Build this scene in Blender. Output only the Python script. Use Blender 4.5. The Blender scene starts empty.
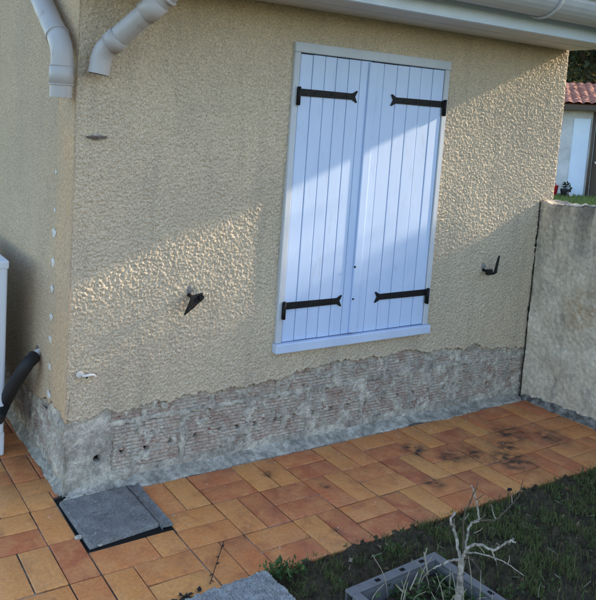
import bpy, bmesh, math, random
import numpy as np
from mathutils import Vector, Matrix

# ------------------------------------------------------------------ camera, sky, sun, exposure
S = 0.23
sc = bpy.context.scene
col = sc.collection
CAM = np.array([-4.0083, -11.6631, 6.8341]) * S
FPX, PITCH, YAW, ROLL, PX, PY = 715.8, .1084, .5323, -.0579, -79.65, -101.76   # focal and principal point, in pixels of a 596 x 600 picture
_fw = np.array([math.sin(YAW)*math.cos(PITCH), math.cos(YAW)*math.cos(PITCH), -math.sin(PITCH)])
_rt = np.array([math.cos(YAW), -math.sin(YAW), 0.0]); _dn = np.cross(_fw, _rt)
_c, _s = math.cos(ROLL), math.sin(ROLL)
ROT = np.array([_c*_rt + _s*_dn, -_s*_rt + _c*_dn, _fw])
cd = bpy.data.cameras.new('camera'); cam = bpy.data.objects.new('camera', cd); col.objects.link(cam)
m3 = Matrix((ROT[0], -ROT[1], -ROT[2])).transposed()
cam.matrix_world = Matrix.Translation(Vector(CAM)) @ m3.to_4x4()
cd.sensor_fit = 'HORIZONTAL'; cd.sensor_width = 36.0
cd.lens = FPX / 596 * 36.0
cd.shift_x = -PX / 596; cd.shift_y = PY / 596
cd.clip_start = .05; cd.clip_end = 2000
sc.camera = cam

SUN = Vector((1.0, -.155, .42)).normalized()          # direction towards the sun
elev = math.asin(SUN.z)
wd = bpy.data.worlds.new('World'); sc.world = wd; wd.use_nodes = True
nt = wd.node_tree; bg = nt.nodes['Background']
sky = nt.nodes.new('ShaderNodeTexSky'); sky.sky_type = 'NISHITA'; sky.sun_disc = False
sky.sun_elevation = elev; sky.sun_rotation = math.atan2(SUN.x, SUN.y)
sky.air_density = 1.0; sky.dust_density = .9; sky.ozone_density = 1.3
nt.links.new(sky.outputs[0], bg.inputs[0]); bg.inputs[1].default_value = .15
sl = bpy.data.lights.new('sun', 'SUN'); so = bpy.data.objects.new('sun', sl); col.objects.link(so)
sl.energy = 3.0; sl.angle = math.radians(1.2); sl.color = (1.0, .84, .62)
so.rotation_euler = SUN.to_track_quat('Z', 'Y').to_euler()
so.location = (8, -3, 6)
sc.view_settings.view_transform = 'Standard'; sc.view_settings.look = 'None'
sc.view_settings.gamma = 1; sc.view_settings.exposure = 1.75
sc.view_settings.use_curve_mapping = False
sc.render.engine = 'CYCLES'

rng = random.Random(7)
# ------------------------------------------------------------------ helpers
def ray(u, v): return ROT.T @ np.array([(u-298-PX)/FPX, (v-300-PY)/FPX, 1.0])
def on(u, v, ax, val):
    d = ray(u, v); return Vector(CAM + (val-CAM[ax])/d[ax]*d)
def noise(shape, step, wl, seed, width=.5):
    """band-limited noise on a grid, mean 0, std 1; wl and step in metres"""
    r = np.random.default_rng(seed).standard_normal(shape)
    fy = np.fft.fftfreq(shape[0], step)[:, None]; fx = np.fft.rfftfreq(shape[1], step)[None, :]
    f = np.sqrt(fx*fx + fy*fy) * wl
    H = np.exp(-((np.log(f+1e-6))/width)**2/2)
    H[0, 0] = 0
    a = np.fft.irfft2(np.fft.rfft2(r)*H, s=shape)
    return (a-a.mean())/a.std()
def low(shape, step, wl, seed):
    r = np.random.default_rng(seed).standard_normal(shape)
    fy = np.fft.fftfreq(shape[0], step)[:, None]; fx = np.fft.rfftfreq(shape[1], step)[None, :]
    H = np.exp(-(fx*fx+fy*fy)*wl*wl*2)/(1+0*fx)
    a = np.fft.irfft2(np.fft.rfft2(r)*H, s=shape)
    return (a-a.mean())/a.std()
def link(name, me, mat=None, parent=None):
    o = bpy.data.objects.new(name, me); col.objects.link(o)
    if mat is not None: me.materials.append(mat)
    if parent is not None: o.parent = parent
    return o
def tag(o, label=None, cat=None, group=None, kind=None):
    if label: o['label'] = label
    if cat: o['category'] = cat
    if group: o['group'] = group
    if kind: o['kind'] = kind
    return o
def thing(name, label, cat, group=None, loc=(0, 0, 0)):
    o = bpy.data.objects.new(name, None); col.objects.link(o); o.location = loc; o.empty_display_size = .1
    return tag(o, label, cat, group)
def place(o, parent):
    """parent o (built in world coordinates) under an empty that may be off the origin"""
    o.parent = parent
    o.matrix_parent_inverse = Matrix.Translation(parent.location).inverted()
    return o
def grid_mesh(name, P, keep=None, smooth=True, attr=None):
    """P: (nv, nu, 3) array of points -> mesh"""
    nv, nu = P.shape[:2]
    idx = np.arange(nv*nu).reshape(nv, nu)
    q = np.stack([idx[:-1, :-1], idx[:-1, 1:], idx[1:, 1:], idx[1:, :-1]], -1)
    if keep is not None:
        k = keep[:-1, :-1] & keep[:-1, 1:] & keep[1:, 1:] & keep[1:, :-1]
        q = q[k]
    q = q.reshape(-1, 4)
    used = np.unique(q); remap = np.full(nv*nu, -1, np.int64); remap[used] = np.arange(len(used))
    q = remap[q]; V = P.reshape(-1, 3)[used]
    me = bpy.data.meshes.new(name)
    me.vertices.add(len(V)); me.vertices.foreach_set('co', V.astype(np.float32).ravel())
    me.loops.add(q.size); me.loops.foreach_set('vertex_index', q.astype(np.int32).ravel())
    me.polygons.add(len(q)); me.polygons.foreach_set('loop_start', np.arange(0, q.size, 4, dtype=np.int32))
    me.polygons.foreach_set('loop_total', np.full(len(q), 4, np.int32))
    me.polygons.foreach_set('use_smooth', np.full(len(q), smooth))
    me.update(calc_edges=True); me.validate()
    if attr is not None:
        for nm, a in attr.items():
            at = me.attributes.new(nm, 'FLOAT', 'POINT'); at.data.foreach_set('value', a.reshape(-1)[used].astype(np.float32))
    return me
class MB:
    def __init__(s): s.bm = bmesh.new()
    def box(s, a, b, bevel=0, seg=1):
        a, b = Vector(a), Vector(b); c = (a+b)/2; d = b-a
        r = bmesh.ops.create_cube(s.bm, size=1, matrix=Matrix.Translation(c) @ Matrix.Diagonal((abs(d.x), abs(d.y), abs(d.z), 1)))
        if bevel:
            es = list({e for v in r['verts'] for e in v.link_edges})
            bmesh.ops.bevel(s.bm, geom=es, offset=bevel, segments=seg, profile=.5, affect='EDGES')
        return s
    def prism(s, pts, n, d):
        """polygon pts extruded by vector d"""
        vs = [s.bm.verts.new(p) for p in pts]; ws = [s.bm.verts.new(Vector(p)+Vector(d)) for p in pts]
        s.bm.faces.new(vs); s.bm.faces.new(ws[::-1])
        for i in range(len(vs)):
            j = (i+1) % len(vs); s.bm.faces.new((vs[j], vs[i], ws[i], ws[j]))
        bmesh.ops.recalc_face_normals(s.bm, faces=s.bm.faces[:]); return s
    def tube(s, pts, rad, n=12, cap=True, jit=0, inner=None):
        pts = [Vector(p) for p in pts]
        if not hasattr(rad, '__len__'): rad = [rad]*len(pts)
        rings = []; up = None
        for i, p in enumerate(pts):
            t = (pts[min(i+1, len(pts)-1)] - pts[max(i-1, 0)]).normalized()
            if up is None:
                up = Vector((0, 0, 1)) if abs(t.z) < .9 else Vector((0, 1, 0))
            x = up.cross(t).normalized(); up = t.cross(x).normalized()
            rings.append([s.bm.verts.new(p + (x*math.cos(2*math.pi*k/n) + up*math.sin(2*math.pi*k/n))*rad[i]*(1+rng.uniform(-jit, jit))) for k in range(n)])
        for a, b in zip(rings, rings[1:]):
            for k in range(n):
                j = (k+1) % n; f = s.bm.faces.new((a[k], a[j], b[j], b[k])); f.smooth = True
        if cap:
            s.bm.faces.new(rings[0][::-1]); s.bm.faces.new(rings[-1])
        return s
    def build(s, name, mat, parent=None, smooth=False):
        me = bpy.data.meshes.new(name)
        bmesh.ops.recalc_face_normals(s.bm, faces=s.bm.faces[:])
        s.bm.to_mesh(me); s.bm.free()
        if smooth:
            for p in me.polygons: p.use_smooth = True
        return link(name, me, mat, parent)
def curve(pts, k=6):
    """Catmull-Rom through pts"""
    P = [Vector(p) for p in pts]; P = [2*P[0]-P[1]] + P + [2*P[-1]-P[-2]]; out = []
    for i in range(1, len(P)-2):
        for j in range(k):
            t = j/k; a, b, c, d = P[i-1:i+3]
            out.append(.5*((2*b) + (c-a)*t + (2*a-5*b+4*c-d)*t*t + (3*b-a-3*c+d)*t**3))
    out.append(P[-2]); return out

# ------------------------------------------------------------------ materials
class Mat:
    def __init__(s, name, rough=.8, spec=.3):
        s.m = bpy.data.materials.new(name); s.m.use_nodes = True; s.t = s.m.node_tree
        s.b = s.t.nodes['Principled BSDF']; s.b.inputs['Roughness'].default_value = rough
        s.b.inputs['Specular IOR Level'].default_value = spec; s._bump = None
        s.pos = s.n('ShaderNodeNewGeometry').outputs['Position']
    def n(s, t, **k):
        x = s.t.nodes.new(t)
        for a, b in k.items(): setattr(x, a, b)
        return x
    def set(s, sock, v):
        if hasattr(v, 'is_output'): s.t.links.new(v, sock)
        else: sock.default_value = v
    def noise(s, scale, detail=4, rough=.55, vec=None, sx=(1, 1, 1), dist=0):
        x = s.n('ShaderNodeTexNoise'); x.inputs['Scale'].default_value = scale; x.inputs['Detail'].default_value = detail
        x.inputs['Roughness'].default_value = rough; x.inputs['Distortion'].default_value = dist
        v = vec if vec is not None else s.pos
        if sx != (1, 1, 1):
            mp = s.n('ShaderNodeMapping'); mp.inputs['Scale'].default_value = sx; s.t.links.new(v, mp.inputs[0]); v = mp.outputs[0]
        s.t.links.new(v, x.inputs['Vector']); return x.outputs[0]
    def ramp(s, f, stops):
        x = s.n('ShaderNodeValToRGB'); s.t.links.new(f, x.inputs[0]); e = x.color_ramp.elements
        while len(e) < len(stops): e.new(.5)
        for i, (p, c) in enumerate(stops):
            e[i].position = p; e[i].color = (c if hasattr(c, '__len__') else (c, c, c)) [:3] + (1,) if hasattr(c, '__len__') else (c, c, c, 1)
        return x.outputs[0]
    def mix(s, f, a, b, mode='MIX'):
        x = s.n('ShaderNodeMix', data_type='RGBA', blend_type=mode)
        s.set(x.inputs[0], f); s.set(x.inputs[6], a if hasattr(a, 'is_output') else tuple(a)+(1,)); s.set(x.inputs[7], b if hasattr(b, 'is_output') else tuple(b)+(1,))
        return x.outputs[2]
    def math(s, op, a, b=0.0, clamp=False):
        x = s.n('ShaderNodeMath', operation=op, use_clamp=clamp); s.set(x.inputs[0], a); s.set(x.inputs[1], b); return x.outputs[0]
    def sep(s, v=None):
        x = s.n('ShaderNodeSeparateXYZ'); s.t.links.new(v if v is not None else s.pos, x.inputs[0]); return x.outputs
    def attr(s, name):
        x = s.n('ShaderNodeAttribute'); x.attribute_name = name; return x.outputs['Fac']
    def rnd(s): return s.n('ShaderNodeObjectInfo').outputs['Random']
    def objco(s): return s.n('ShaderNodeTexCoord').outputs['Object']
    def spot(s, c, r, soft=.6):
        """1 inside a blotch round world point c, 0 outside"""
        x = s.n('ShaderNodeVectorMath', operation='DISTANCE'); s.t.links.new(s.pos, x.inputs[0]); x.inputs[1].default_value = tuple(c)
        mr = s.n('ShaderNodeMapRange', interpolation_type='SMOOTHSTEP'); s.t.links.new(x.outputs['Value'], mr.inputs[0])
        mr.inputs[1].default_value = r; mr.inputs[2].default_value = r*(1-soft); mr.inputs[3].default_value = 0; mr.inputs[4].default_value = 1
        return mr.outputs[0]
    def grit(s, c, scale, lo, hi, a=.36, b=.64, detail=2):
        """sand-grain speckle: multiplies the colour by lo..hi"""
        return s.mix(1.0, c, s.ramp(s.noise(scale, detail, .6), [(a, (lo, lo, lo)), (b, (hi, hi, hi))]), 'MULTIPLY')
    def color(s, c): s.set(s.b.inputs['Base Color'], c if hasattr(c, 'is_output') else tuple(c)+(1,)); return s
    def rough(s, v): s.set(s.b.inputs['Roughness'], v); return s
    def bump(s, h, strength=.5, dist=.002):
        x = s.n('ShaderNodeBump'); x.inputs['Strength'].default_value = strength; x.inputs['Distance'].default_value = dist
        s.t.links.new(h, x.inputs['Height'])
        if s._bump is not None: s.t.links.new(s._bump, x.inputs['Normal'])
        s._bump = x.outputs[0]; s.t.links.new(s._bump, s.b.inputs['Normal']); return s

def M_plaster(name, c0, c1, dirt=.5):
    m = Mat(name, .92, .15)
    n1 = m.noise(2.2, 5); n2 = m.noise(160, 3)
    base = m.mix(m.ramp(n1, [(.35, 0.), (.68, 1.)]), c0, c1)
    base = m.mix(m.math('MULTIPLY', m.ramp(n2, [(.4, 0.), (.75, 1.)]), .35), base, tuple(x*.72 for x in c0))
    # dust and rain streaks: grey dirt with a shape of its own
    st = m.noise(3.0, 5, sx=(3.2, 3.2, .45))
    base = m.mix(m.math('MULTIPLY', m.ramp(st, [(.52, 0.), (.75, 1.)]), dirt), base, (.23, .21, .19))
    base = m.grit(m.grit(base, 330, .60, 1.15), 150, .80, 1.1)
    m.color(base); m.bump(n2, .5, .003); m.bump(m.noise(420, 3), .5, .0012)
    return m
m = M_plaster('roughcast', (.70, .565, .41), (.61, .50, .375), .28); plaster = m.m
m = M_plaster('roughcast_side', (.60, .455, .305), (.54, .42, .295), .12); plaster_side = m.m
m = Mat('ochre_trim', .9, .15)
m.color(m.grit(m.grit(m.mix(m.ramp(m.noise(9, 6, rough=.65, sx=(1, 1, .4)), [(.35, 0.), (.7, 1.)]), (.60, .41, .245), (.50, .385, .265)), 330, .74, 1.12), 90, .84, 1.08)); m.bump(m.noise(180, 4), .5, .002); ochre = m.m

m = Mat('mortar', .95, .1)
n1 = m.noise(9, 6); n2 = m.noise(42, 5)
c = m.mix(m.ramp(n1, [(.36, 0.), (.62, 1.)]), (.36, .325, .275), (.60, .545, .455))
c = m.mix(m.math('MULTIPLY', m.ramp(n2, [(.52, 0.), (.70, 1.)]), .6), c, (.17, .16, .15))
c = m.mix(m.math('MULTIPLY', m.ramp(m.noise(5.5, 4, sx=(1, 1, 2)), [(.56, 0.), (.72, 1.)]), .5), c, (.34, .25, .20))
c = m.grit(m.grit(c, 320, .7, 1.15), 40, .75, 1.12, .4, .6, 5)
m.color(c); m.bump(m.noise(120, 4), .6, .003); m.bump(m.noise(500, 2), .3, .0008); mortar = m.m
m = Mat('mortar_fillet', .95, .1)
n1 = m.noise(12, 6); n2 = m.noise(60, 5)
c = m.mix(m.ramp(n1, [(.36, 0.), (.64, 1.)]), (.32, .295, .25), (.52, .475, .40))
c = m.mix(m.math('MULTIPLY', m.ramp(n2, [(.58, 0.), (.74, 1.)]), .5), c, (.46, .45, .42))
c = m.grit(m.grit(c, 300, .65, 1.15), 35, .7, 1.15, .4, .6, 5)
m.color(c); m.bump(n2, .6, .004); m.bump(m.noise(300, 3), .4, .001); fillet_m = m.m

m = Mat('hollow_brick', .92, .12)
n1 = m.noise(15, 5); n2 = m.noise(5, 3)
c = m.mix(m.ramp(n1, [(.35, 0.), (.65, 1.)]), (.38, .265, .215), (.56, .475, .39))
c = m.mix(m.math('MULTIPLY', m.ramp(m.noise(24, 4), [(.64, 0.), (.68, 1.)]), .85), c, (.20, .055, .04))
c = m.mix(m.ramp(m.noise(11, 6, rough=.65), [(.54, 0.), (.62, .75)]), c, (.52, .47, .40))
c = m.grit(m.grit(c, 300, .72, 1.12), 60, .82, 1.08, .42, .6, 4)
m.color(c); m.bump(m.noise(140, 4), .5, .0025); brick_m = m.m

m = Mat('terracotta', .5, .35)
oi = m.rnd()
wn = m.n('ShaderNodeTexWhiteNoise', noise_dimensions='1D'); m.set(wn.inputs['W'], oi); r2 = wn.outputs['Value']
off = m.n('ShaderNodeVectorMath', operation='ADD'); m.t.links.new(m.pos, off.inputs[0]); m.t.links.new(wn.outputs['Color'], off.inputs[1])
jit = m.n('ShaderNodeVectorMath', operation='SCALE'); jit.inputs['Scale'].default_value = 9; m.t.links.new(wn.outputs['Color'], jit.inputs[0]); m.t.links.new(jit.outputs[0], off.inputs[1])
tv = off.outputs[0]
c = m.ramp(oi, [(0, (.70, .315, .10)), (.25, (.68, .265, .08)), (.5, (.63, .215, .07)), (.78, (.57, .17, .065)), (1, (.47, .13, .055))])
fl = m.noise(11, 4, vec=tv, sx=(1, 1, 1), dist=.4)
c = m.mix(m.math('MULTIPLY', m.ramp(fl, [(.40, 0.), (.70, 1.)]), .7), c, (.72, .33, .12))
c = m.mix(m.math('MULTIPLY', m.ramp(m.noise(13, 4, vec=tv, dist=.5), [(.52, 0.), (.74, 1.)]), .5), c, (.32, .09, .045))
c = m.mix(m.math('MULTIPLY', m.ramp(m.noise(170, 4), [(.56, 0.), (.72, 1.)]), .35), c, (.22, .10, .05))
# grime: broad film of dust plus soot stains where they are in the photograph
c = m.mix(m.math('MULTIPLY', m.ramp(m.noise(4.5, 6, rough=.65), [(.48, 0.), (.78, 1.)]), .30), c, (.22, .14, .10))
c = m.mix(m.math('MULTIPLY', m.ramp(m.noise(60, 5, rough=.7), [(.60, 0.), (.70, 1.)]), .35), c, (.48, .42, .35))
stain = None
for (x, y, r) in [(2.36, -.34, .16), (2.53, -.46, .14), (2.08, -.55, .19), (1.83, -.40, .12), (1.95, -.43, .13), (1.72, -.27, .11), (1.068, -.373, .04), (.889, -.678, .045), (.895, -.18, .05), (1.55, -.55, .08), (2.2, -.42, .12)]:
    s_ = m.spot((x, y, 0), r, .95); stain = s_ if stain is None else m.math('MAXIMUM', stain, s_)
sn = m.ramp(m.noise(15, 5, rough=.62, sx=(1, 1.5, 1)), [(.36, 0.), (.66, 1.)])
stain = m.math('MULTIPLY', m.math('MULTIPLY', stain, sn), 1.35, True)
c = m.grit(m.grit(c, 420, .86, 1.06), 75, .88, 1.05, .38, .6, 5)
c = m.mix(stain, c, (.040, .027, .022))
m.color(c)
m.rough(m.ramp(m.noise(18, 5), [(.3, .32), (.7, .62)]))
m.bump(m.noise(25, 3), .25, .004); m.bump(m.noise(260, 4), .35, .0012); tile_m = m.m
m = Mat('joint_bed', .97, .05)
c = m.mix(m.ramp(m.noise(4, 5, rough=.6), [(.48, 0.), (.62, 1.)]), (.10, .08, .065), (.44, .385, .32))
m.color(c); m.bump(m.noise(150, 4), .8, .004); bed_m = m.m

m = Mat('concrete', .95, .15)
n1 = m.noise(16, 6, rough=.65)
c = m.mix(m.ramp(n1, [(.3, 0.), (.7, 1.)]), (.15, .145, .138), (.28, .27, .255))
c = m.mix(m.math('MULTIPLY', m.ramp(m.noise(90, 4), [(.60, 0.), (.70, 1.)]), .8), c, (.43, .42, .40))
c = m.mix(m.math('MULTIPLY', m.ramp(m.noise(30, 5), [(.6, 0.), (.75, 1.)]), .6), c, (.07, .068, .064))
c = m.grit(c, 280, .65, 1.15)
m.color(c); m.bump(m.noise(140, 4, rough=.7), .8, .004); conc = m.m
m = Mat('rough_concrete', .95, .15)
c = m.mix(m.ramp(m.noise(50, 6, rough=.7), [(.3, 0.), (.7, 1.)]), (.30, .295, .285), (.50, .49, .47))
c = m.mix(m.math('MULTIPLY', m.ramp(m.noise(22, 5), [(.55, 0.), (.75, 1.)]), .7), c, (.10, .10, .095))
m.color(c); m.bump(m.noise(160, 5, rough=.75), 1.0, .006); conc_rough = m.m

m = Mat('wall_render', .95, .12)
sp = m.sep()
n1 = m.noise(5, 6, rough=.6)
c = m.mix(m.ramp(n1, [(.35, 0.), (.65, 1.)]), (.57, .49, .385), (.69, .61, .495))
# run-off stains below the top edge
zt = m.n('ShaderNodeMapRange'); m.t.links.new(sp[2], zt.inputs[0]); zt.inputs[1].default_value = .45; zt.inputs[2].default_value = 1.22
stn = m.ramp(m.noise(7, 6, rough=.65, sx=(1, 1.6, .22)), [(.43, 0.), (.62, 1.)])
c = m.mix(m.math('MULTIPLY', m.math('MULTIPLY', stn, zt.outputs[0]), .8), c, (.12, .112, .105))
c = m.mix(m.math('MULTIPLY', m.ramp(m.noise(11, 5, sx=(1, 1, .7)), [(.52, 0.), (.68, 1.)]), .45), c, (.18, .175, .165))
c = m.mix(m.math('MULTIPLY', m.math('MULTIPLY', m.spot((2.876, -.36, .62), .22, .9), m.ramp(m.noise(14, 4), [(.4, 0.), (.6, 1.)])), .7), c, (.40, .26, .12))
c = m.grit(m.grit(c, 260, .76, 1.1), 45, .85, 1.08, .4, .6, 5)
m.color(c); m.bump(m.noise(28, 5), .5, .008); m.bump(m.noise(220, 4), .4, .0015); gwall_m = m.m

def paint(name, c0, c1, rough=.45, spec=.4, dirt=0.35, dirtc=(.30, .29, .27)):
    m = Mat(name, rough, spec)
    c = m.mix(m.ramp(m.noise(6, 5, sx=(1, 1, .3)), [(.35, 0.), (.7, 1.)]), c0, c1)
    c = m.mix(m.math('MULTIPLY', m.ramp(m.noise(24, 6, rough=.7, sx=(1, 1, .25)), [(.58, 0.), (.74, 1.)]), dirt), c, dirtc)
    c = m.mix(m.ramp(m.noise(75, 3), [(.735, 0.), (.75, dirt*1.5)]), c, tuple(x*.4 for x in dirtc))
    m.color(c); m.rough(m.ramp(m.noise(9, 4), [(.3, rough-.08), (.7, rough+.12)]))
    m.bump(m.noise(60, 4, sx=(3, 3, .12)), .18, .002); return m.m
shutter_m = paint('shutter_paint', (.53, .635, .845), (.485, .59, .805), .5, .4, .36, (.33, .34, .36))
frame_m = paint('frame_paint', (.54, .56, .60), (.47, .49, .53), .6, .3, .4)
sill_m = paint('sill_paint', (.56, .64, .80), (.50, .58, .74), .5, .35, .3)
fascia_m = paint('fascia_pvc', (.62, .71, .82), (.58, .66, .77), .4, .4, .15)
soffit_m = paint('soffit_pvc', (.60, .59, .56), (.54, .53, .51), .5, .3, .3)
gutter_m = paint('gutter_pvc', (.46, .46, .45), (.40, .40, .40), .45, .4, .35)
pipe_m = paint('pipe_pvc', (.45, .42, .41), (.37, .34, .325), .42, .4, .6, (.20, .155, .125))
acm = paint('unit_enamel', (.70, .74, .80), (.66, .70, .76), .35, .5, .1)
m = Mat('black_iron', .6, .25)
m.color(m.mix(m.ramp(m.noise(60, 4), [(.5, 0.), (.75, 1.)]), (.006, .006, .007), (.022, .018, .016))); m.bump(m.noise(150, 3), .4, .001); iron = m.m
m = Mat('black_rubber', .6, .35); m.color((.016, .016, .017)); m.bump(m.noise(90, 3), .4, .002); rubber = m.m
m = Mat('seam_black', .95, .05); m.color((.018, .017, .016)); seam_m = m.m
m = Mat('filler', .9, .2); m.color(m.mix(m.noise(40, 3), (.52, .49, .44), (.66, .63, .58))); filler = m.m
m = Mat('white_sleeve', .5, .4); m.color(m.mix(m.noise(40, 3), (.62, .6, .56), (.75, .73, .70))); white_pl = m.m
m = Mat('rust_iron', .85, .3); m.color(m.mix(m.noise(60, 4), (.10, .06, .045), (.20, .17, .15))); rust = m.m
m = Mat('planter_plastic', .55, .4)
m.color(m.mix(m.math('MULTIPLY', m.ramp(m.noise(40, 5, rough=.7), [(.5, 0.), (.7, 1.)]), .6), (.155, .15, .155), (.08, .07, .06))); m.bump(m.noise(200, 3), .3, .001); planter_m = m.m
m = Mat('soil', .97, .08)
c = m.mix(m.ramp(m.noise(26, 6, rough=.7), [(.35, 0.), (.7, 1.)]), (.045, .034, .022), (.125, .096, .065))
c = m.mix(m.math('MULTIPLY', m.ramp(m.noise(200, 3), [(.66, 0.), (.72, 1.)]), .7), c, (.14, .12, .095))
m.color(c); m.bump(m.noise(70, 5, rough=.7), 1, .015); m.bump(m.noise(350, 3), .6, .002); soil = m.m
m = Mat('ground_cover', .95, .1)
c = m.mix(m.ramp(m.noise(1.2, 6, rough=.7), [(.35, 0.), (.65, 1.)]), (.045, .065, .02), (.085, .10, .035))
m.color(m.mix(m.math('MULTIPLY', m.ramp(m.noise(7, 5), [(.5, 0.), (.7, 1.)]), .6), c, (.09, .075, .045))); m.bump(m.noise(30, 5), 1, .05); ground_m = m.m
def leafmat(name, stops, trans=.35):
    m = Mat(name, .55, .35)
    g = m.n('ShaderNodeNewGeometry').outputs['Random Per Island']
    cc = m.ramp(g, stops); m.color(cc)
    tr = m.n('ShaderNodeBsdfTranslucent'); m.t.links.new(cc, tr.inputs[0])
    mx = m.n('ShaderNodeMixShader'); mx.inputs[0].default_value = trans
    out = m.t.nodes['Material Output']; m.t.links.new(m.b.outputs[0], mx.inputs[1]); m.t.links.new(tr.outputs[0], mx.inputs[2]); m.t.links.new(mx.outputs[0], out.inputs[0])
    return m.m
grass_m = leafmat('grass_blade', [(0, (.085, .12, .035)), (.45, (.13, .17, .05)), (.75, (.18, .19, .065)), (.9, (.15, .125, .06)), (1, (.20, .16, .09))])
weed_m = leafmat('weed_leaf', [(0, (.05, .10, .03)), (.6, (.09, .15, .045)), (1, (.14, .18, .06))])
tree_leaf = leafmat('tree_leaf', [(0, (.020, .032, .014)), (.5, (.035, .05, .018)), (.85, (.06, .07, .02)), (1, (.15, .10, .025))])
hedge_leaf = leafmat('hedge_leaf', [(0, (.02, .035, .014)), (1, (.05, .07, .022))])
m = Mat('bark', .95, .1); m.color(m.mix(m.noise(9, 5, sx=(4, 4, 1)), (.07, .055, .04), (.14, .115, .09))); m.bump(m.noise(30, 4), .8, .02); bark = m.m
m = Mat('pale_bark', .85, .2)
m.color(m.mix(m.ramp(m.noise(70, 5, sx=(1, 1, 1)), [(.4, 0.), (.65, 1.)]), (.42, .37, .31), (.13, .105, .085))); m.bump(m.noise(220, 3), .6, .002); pale_bark = m.m
m = Mat('dark_bark', .85, .2); m.color(m.mix(m.noise(80, 4), (.06, .045, .035), (.13, .10, .075))); m.bump(m.noise(220, 3), .5, .001); dark_bark = m.m
m = Mat('dry_straw', .85, .2); m.color(m.mix(m.noise(60, 4), (.38, .33, .24), (.24, .20, .14))); straw = m.m

# ------------------------------------------------------------------ ground, terrace bed, lawn soil
def struct(name, me, mat): return tag(link(name, me, mat), kind='structure')
g = MB(); g.prism([(-400, -400, -.10), (400, -400, -.10), (400, 400, -.10), (-400, 400, -.10)], None, (0, 0, -.4))
ground = g.build('ground', ground_m); tag(ground, kind='structure')
# neighbour's garden behind the wall
nx, ny = 60, 60
xs = np.linspace(3.05, 60, nx); ys = np.linspace(-20, 60, ny); XX, YY = np.meshgrid(xs, ys)
ZZ = -.02 + .012*low(XX.shape, 1, 2, 3)
struct('neighbour_lawn', grid_mesh('neighbour_lawn', np.stack([XX, YY, ZZ], -1)), ground_m)

SX, SY, X0, Y2 = S, 1.0542*S, 2.3562*S, -1.2782*S
EDGE_Y = Y2 - 2*SY + .006        # where the tiles end at the lawn
# soil bed in front of the terrace
st = .012
xs = np.arange(.05, 2.88, st); ys = np.arange(-2.6, EDGE_Y+.02, st); XX, YY = np.meshgrid(xs, ys)
soil_h = -.012 + .008*low(XX.shape, st, .12, 11) + .006*noise(XX.shape, st, .06, 12)
struct('garden_soil', grid_mesh('garden_soil', np.stack([XX, YY, soil_h], -1)), soil)
def soil_z(x, y):
    i = int(np.clip((y+2.6)/st, 0, soil_h.shape[0]-1)); j = int(np.clip((x-.05)/st, 0, soil_h.shape[1]-1)); return soil_h[i, j]

# terrace: a bed of mortar with the tiles on it, each its own piece
bed = MB()
for (a, b) in [((-1.75, -2.3), (.10, 1.6)), ((.10, EDGE_Y), (2.875, .02))]:
    bed.box((a[0], a[1], -.09), (b[0], b[1], -.0052))
terrace = bed.build('terrace', bed_m); tag(terrace, kind='structure')
PIT = (-.036, -.392, .318, .02)             # the hole with the inspection cover
def tile_mesh(w, d, seed):
    b = bmesh.new(); r = random.Random(seed)
    bmesh.ops.create_cube(b, size=1, matrix=Matrix.Translation((0, 0, -.009)) @ Matrix.Diagonal((w, d, .018, 1)))
    bmesh.ops.bevel(b, geom=[e for e in b.edges if all(v.co.z > -.001 for v in e.verts)] + [e for e in b.edges if abs(e.verts[0].co.z-e.verts[1].co.z) > .01], offset=.0032, segments=2, profile=.6, affect='EDGES')
    for v in b.verts:
        v.co.x += r.uniform(-.0005, .0005); v.co.y += r.uniform(-.0005, .0005)
    for f in b.faces: f.smooth = True
    me = bpy.data.meshes.new('tile'); b.to_mesh(me); b.free(); me.materials.append(tile_m); return me
JX = .0050
tcache = {}
def add_tile(x0, x1, y0, y1):
    w, d = round(x1-x0-JX, 3), round(y1-y0-JX, 3)
    if w < .015 or d < .015: return
    key = (w, d, rng.randrange(3))
    if key not in tcache: tcache[key] = tile_mesh(w, d, hash(key) & 255)
    o = bpy.data.objects.new('tile', tcache[key]); col.objects.link(o); o.parent = terrace
    o.location = ((x0+x1)/2 + rng.uniform(-.0012, .0012), (y0+y1)/2 + rng.uniform(-.0012, .0012), .0 + rng.uniform(-.0016, .0012))
    o.rotation_euler = (rng.gauss(0, .006), rng.gauss(0, .005), rng.gauss(0, .006))
def clip_tile(x0, x1, y0, y1):
    # cut a tile at the pit
    if x1 <= PIT[0] or x0 >= PIT[2] or y1 <= PIT[1] or y0 >= PIT[3]: return add_tile(x0, x1, y0, y1)
    if x0 < PIT[0]: add_tile(x0, PIT[0], y0, y1)
    if x1 > PIT[2]: add_tile(PIT[2], x1, y0, y1)
    a, b = max(x0, PIT[0]), min(x1, PIT[2])
    if y0 < PIT[1]: add_tile(a, b, y0, PIT[1])
    if y1 > PIT[3]: add_tile(a, b, PIT[3], y1)
over = {(-3, 0): 'V', (-4, 0): 'V', (-3, -1): 'V', (-4, -1): 'H', (-3, 1): 'V', (-4, 1): 'H', (-3, -2): 'H', (-4, -2): 'V'}
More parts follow.
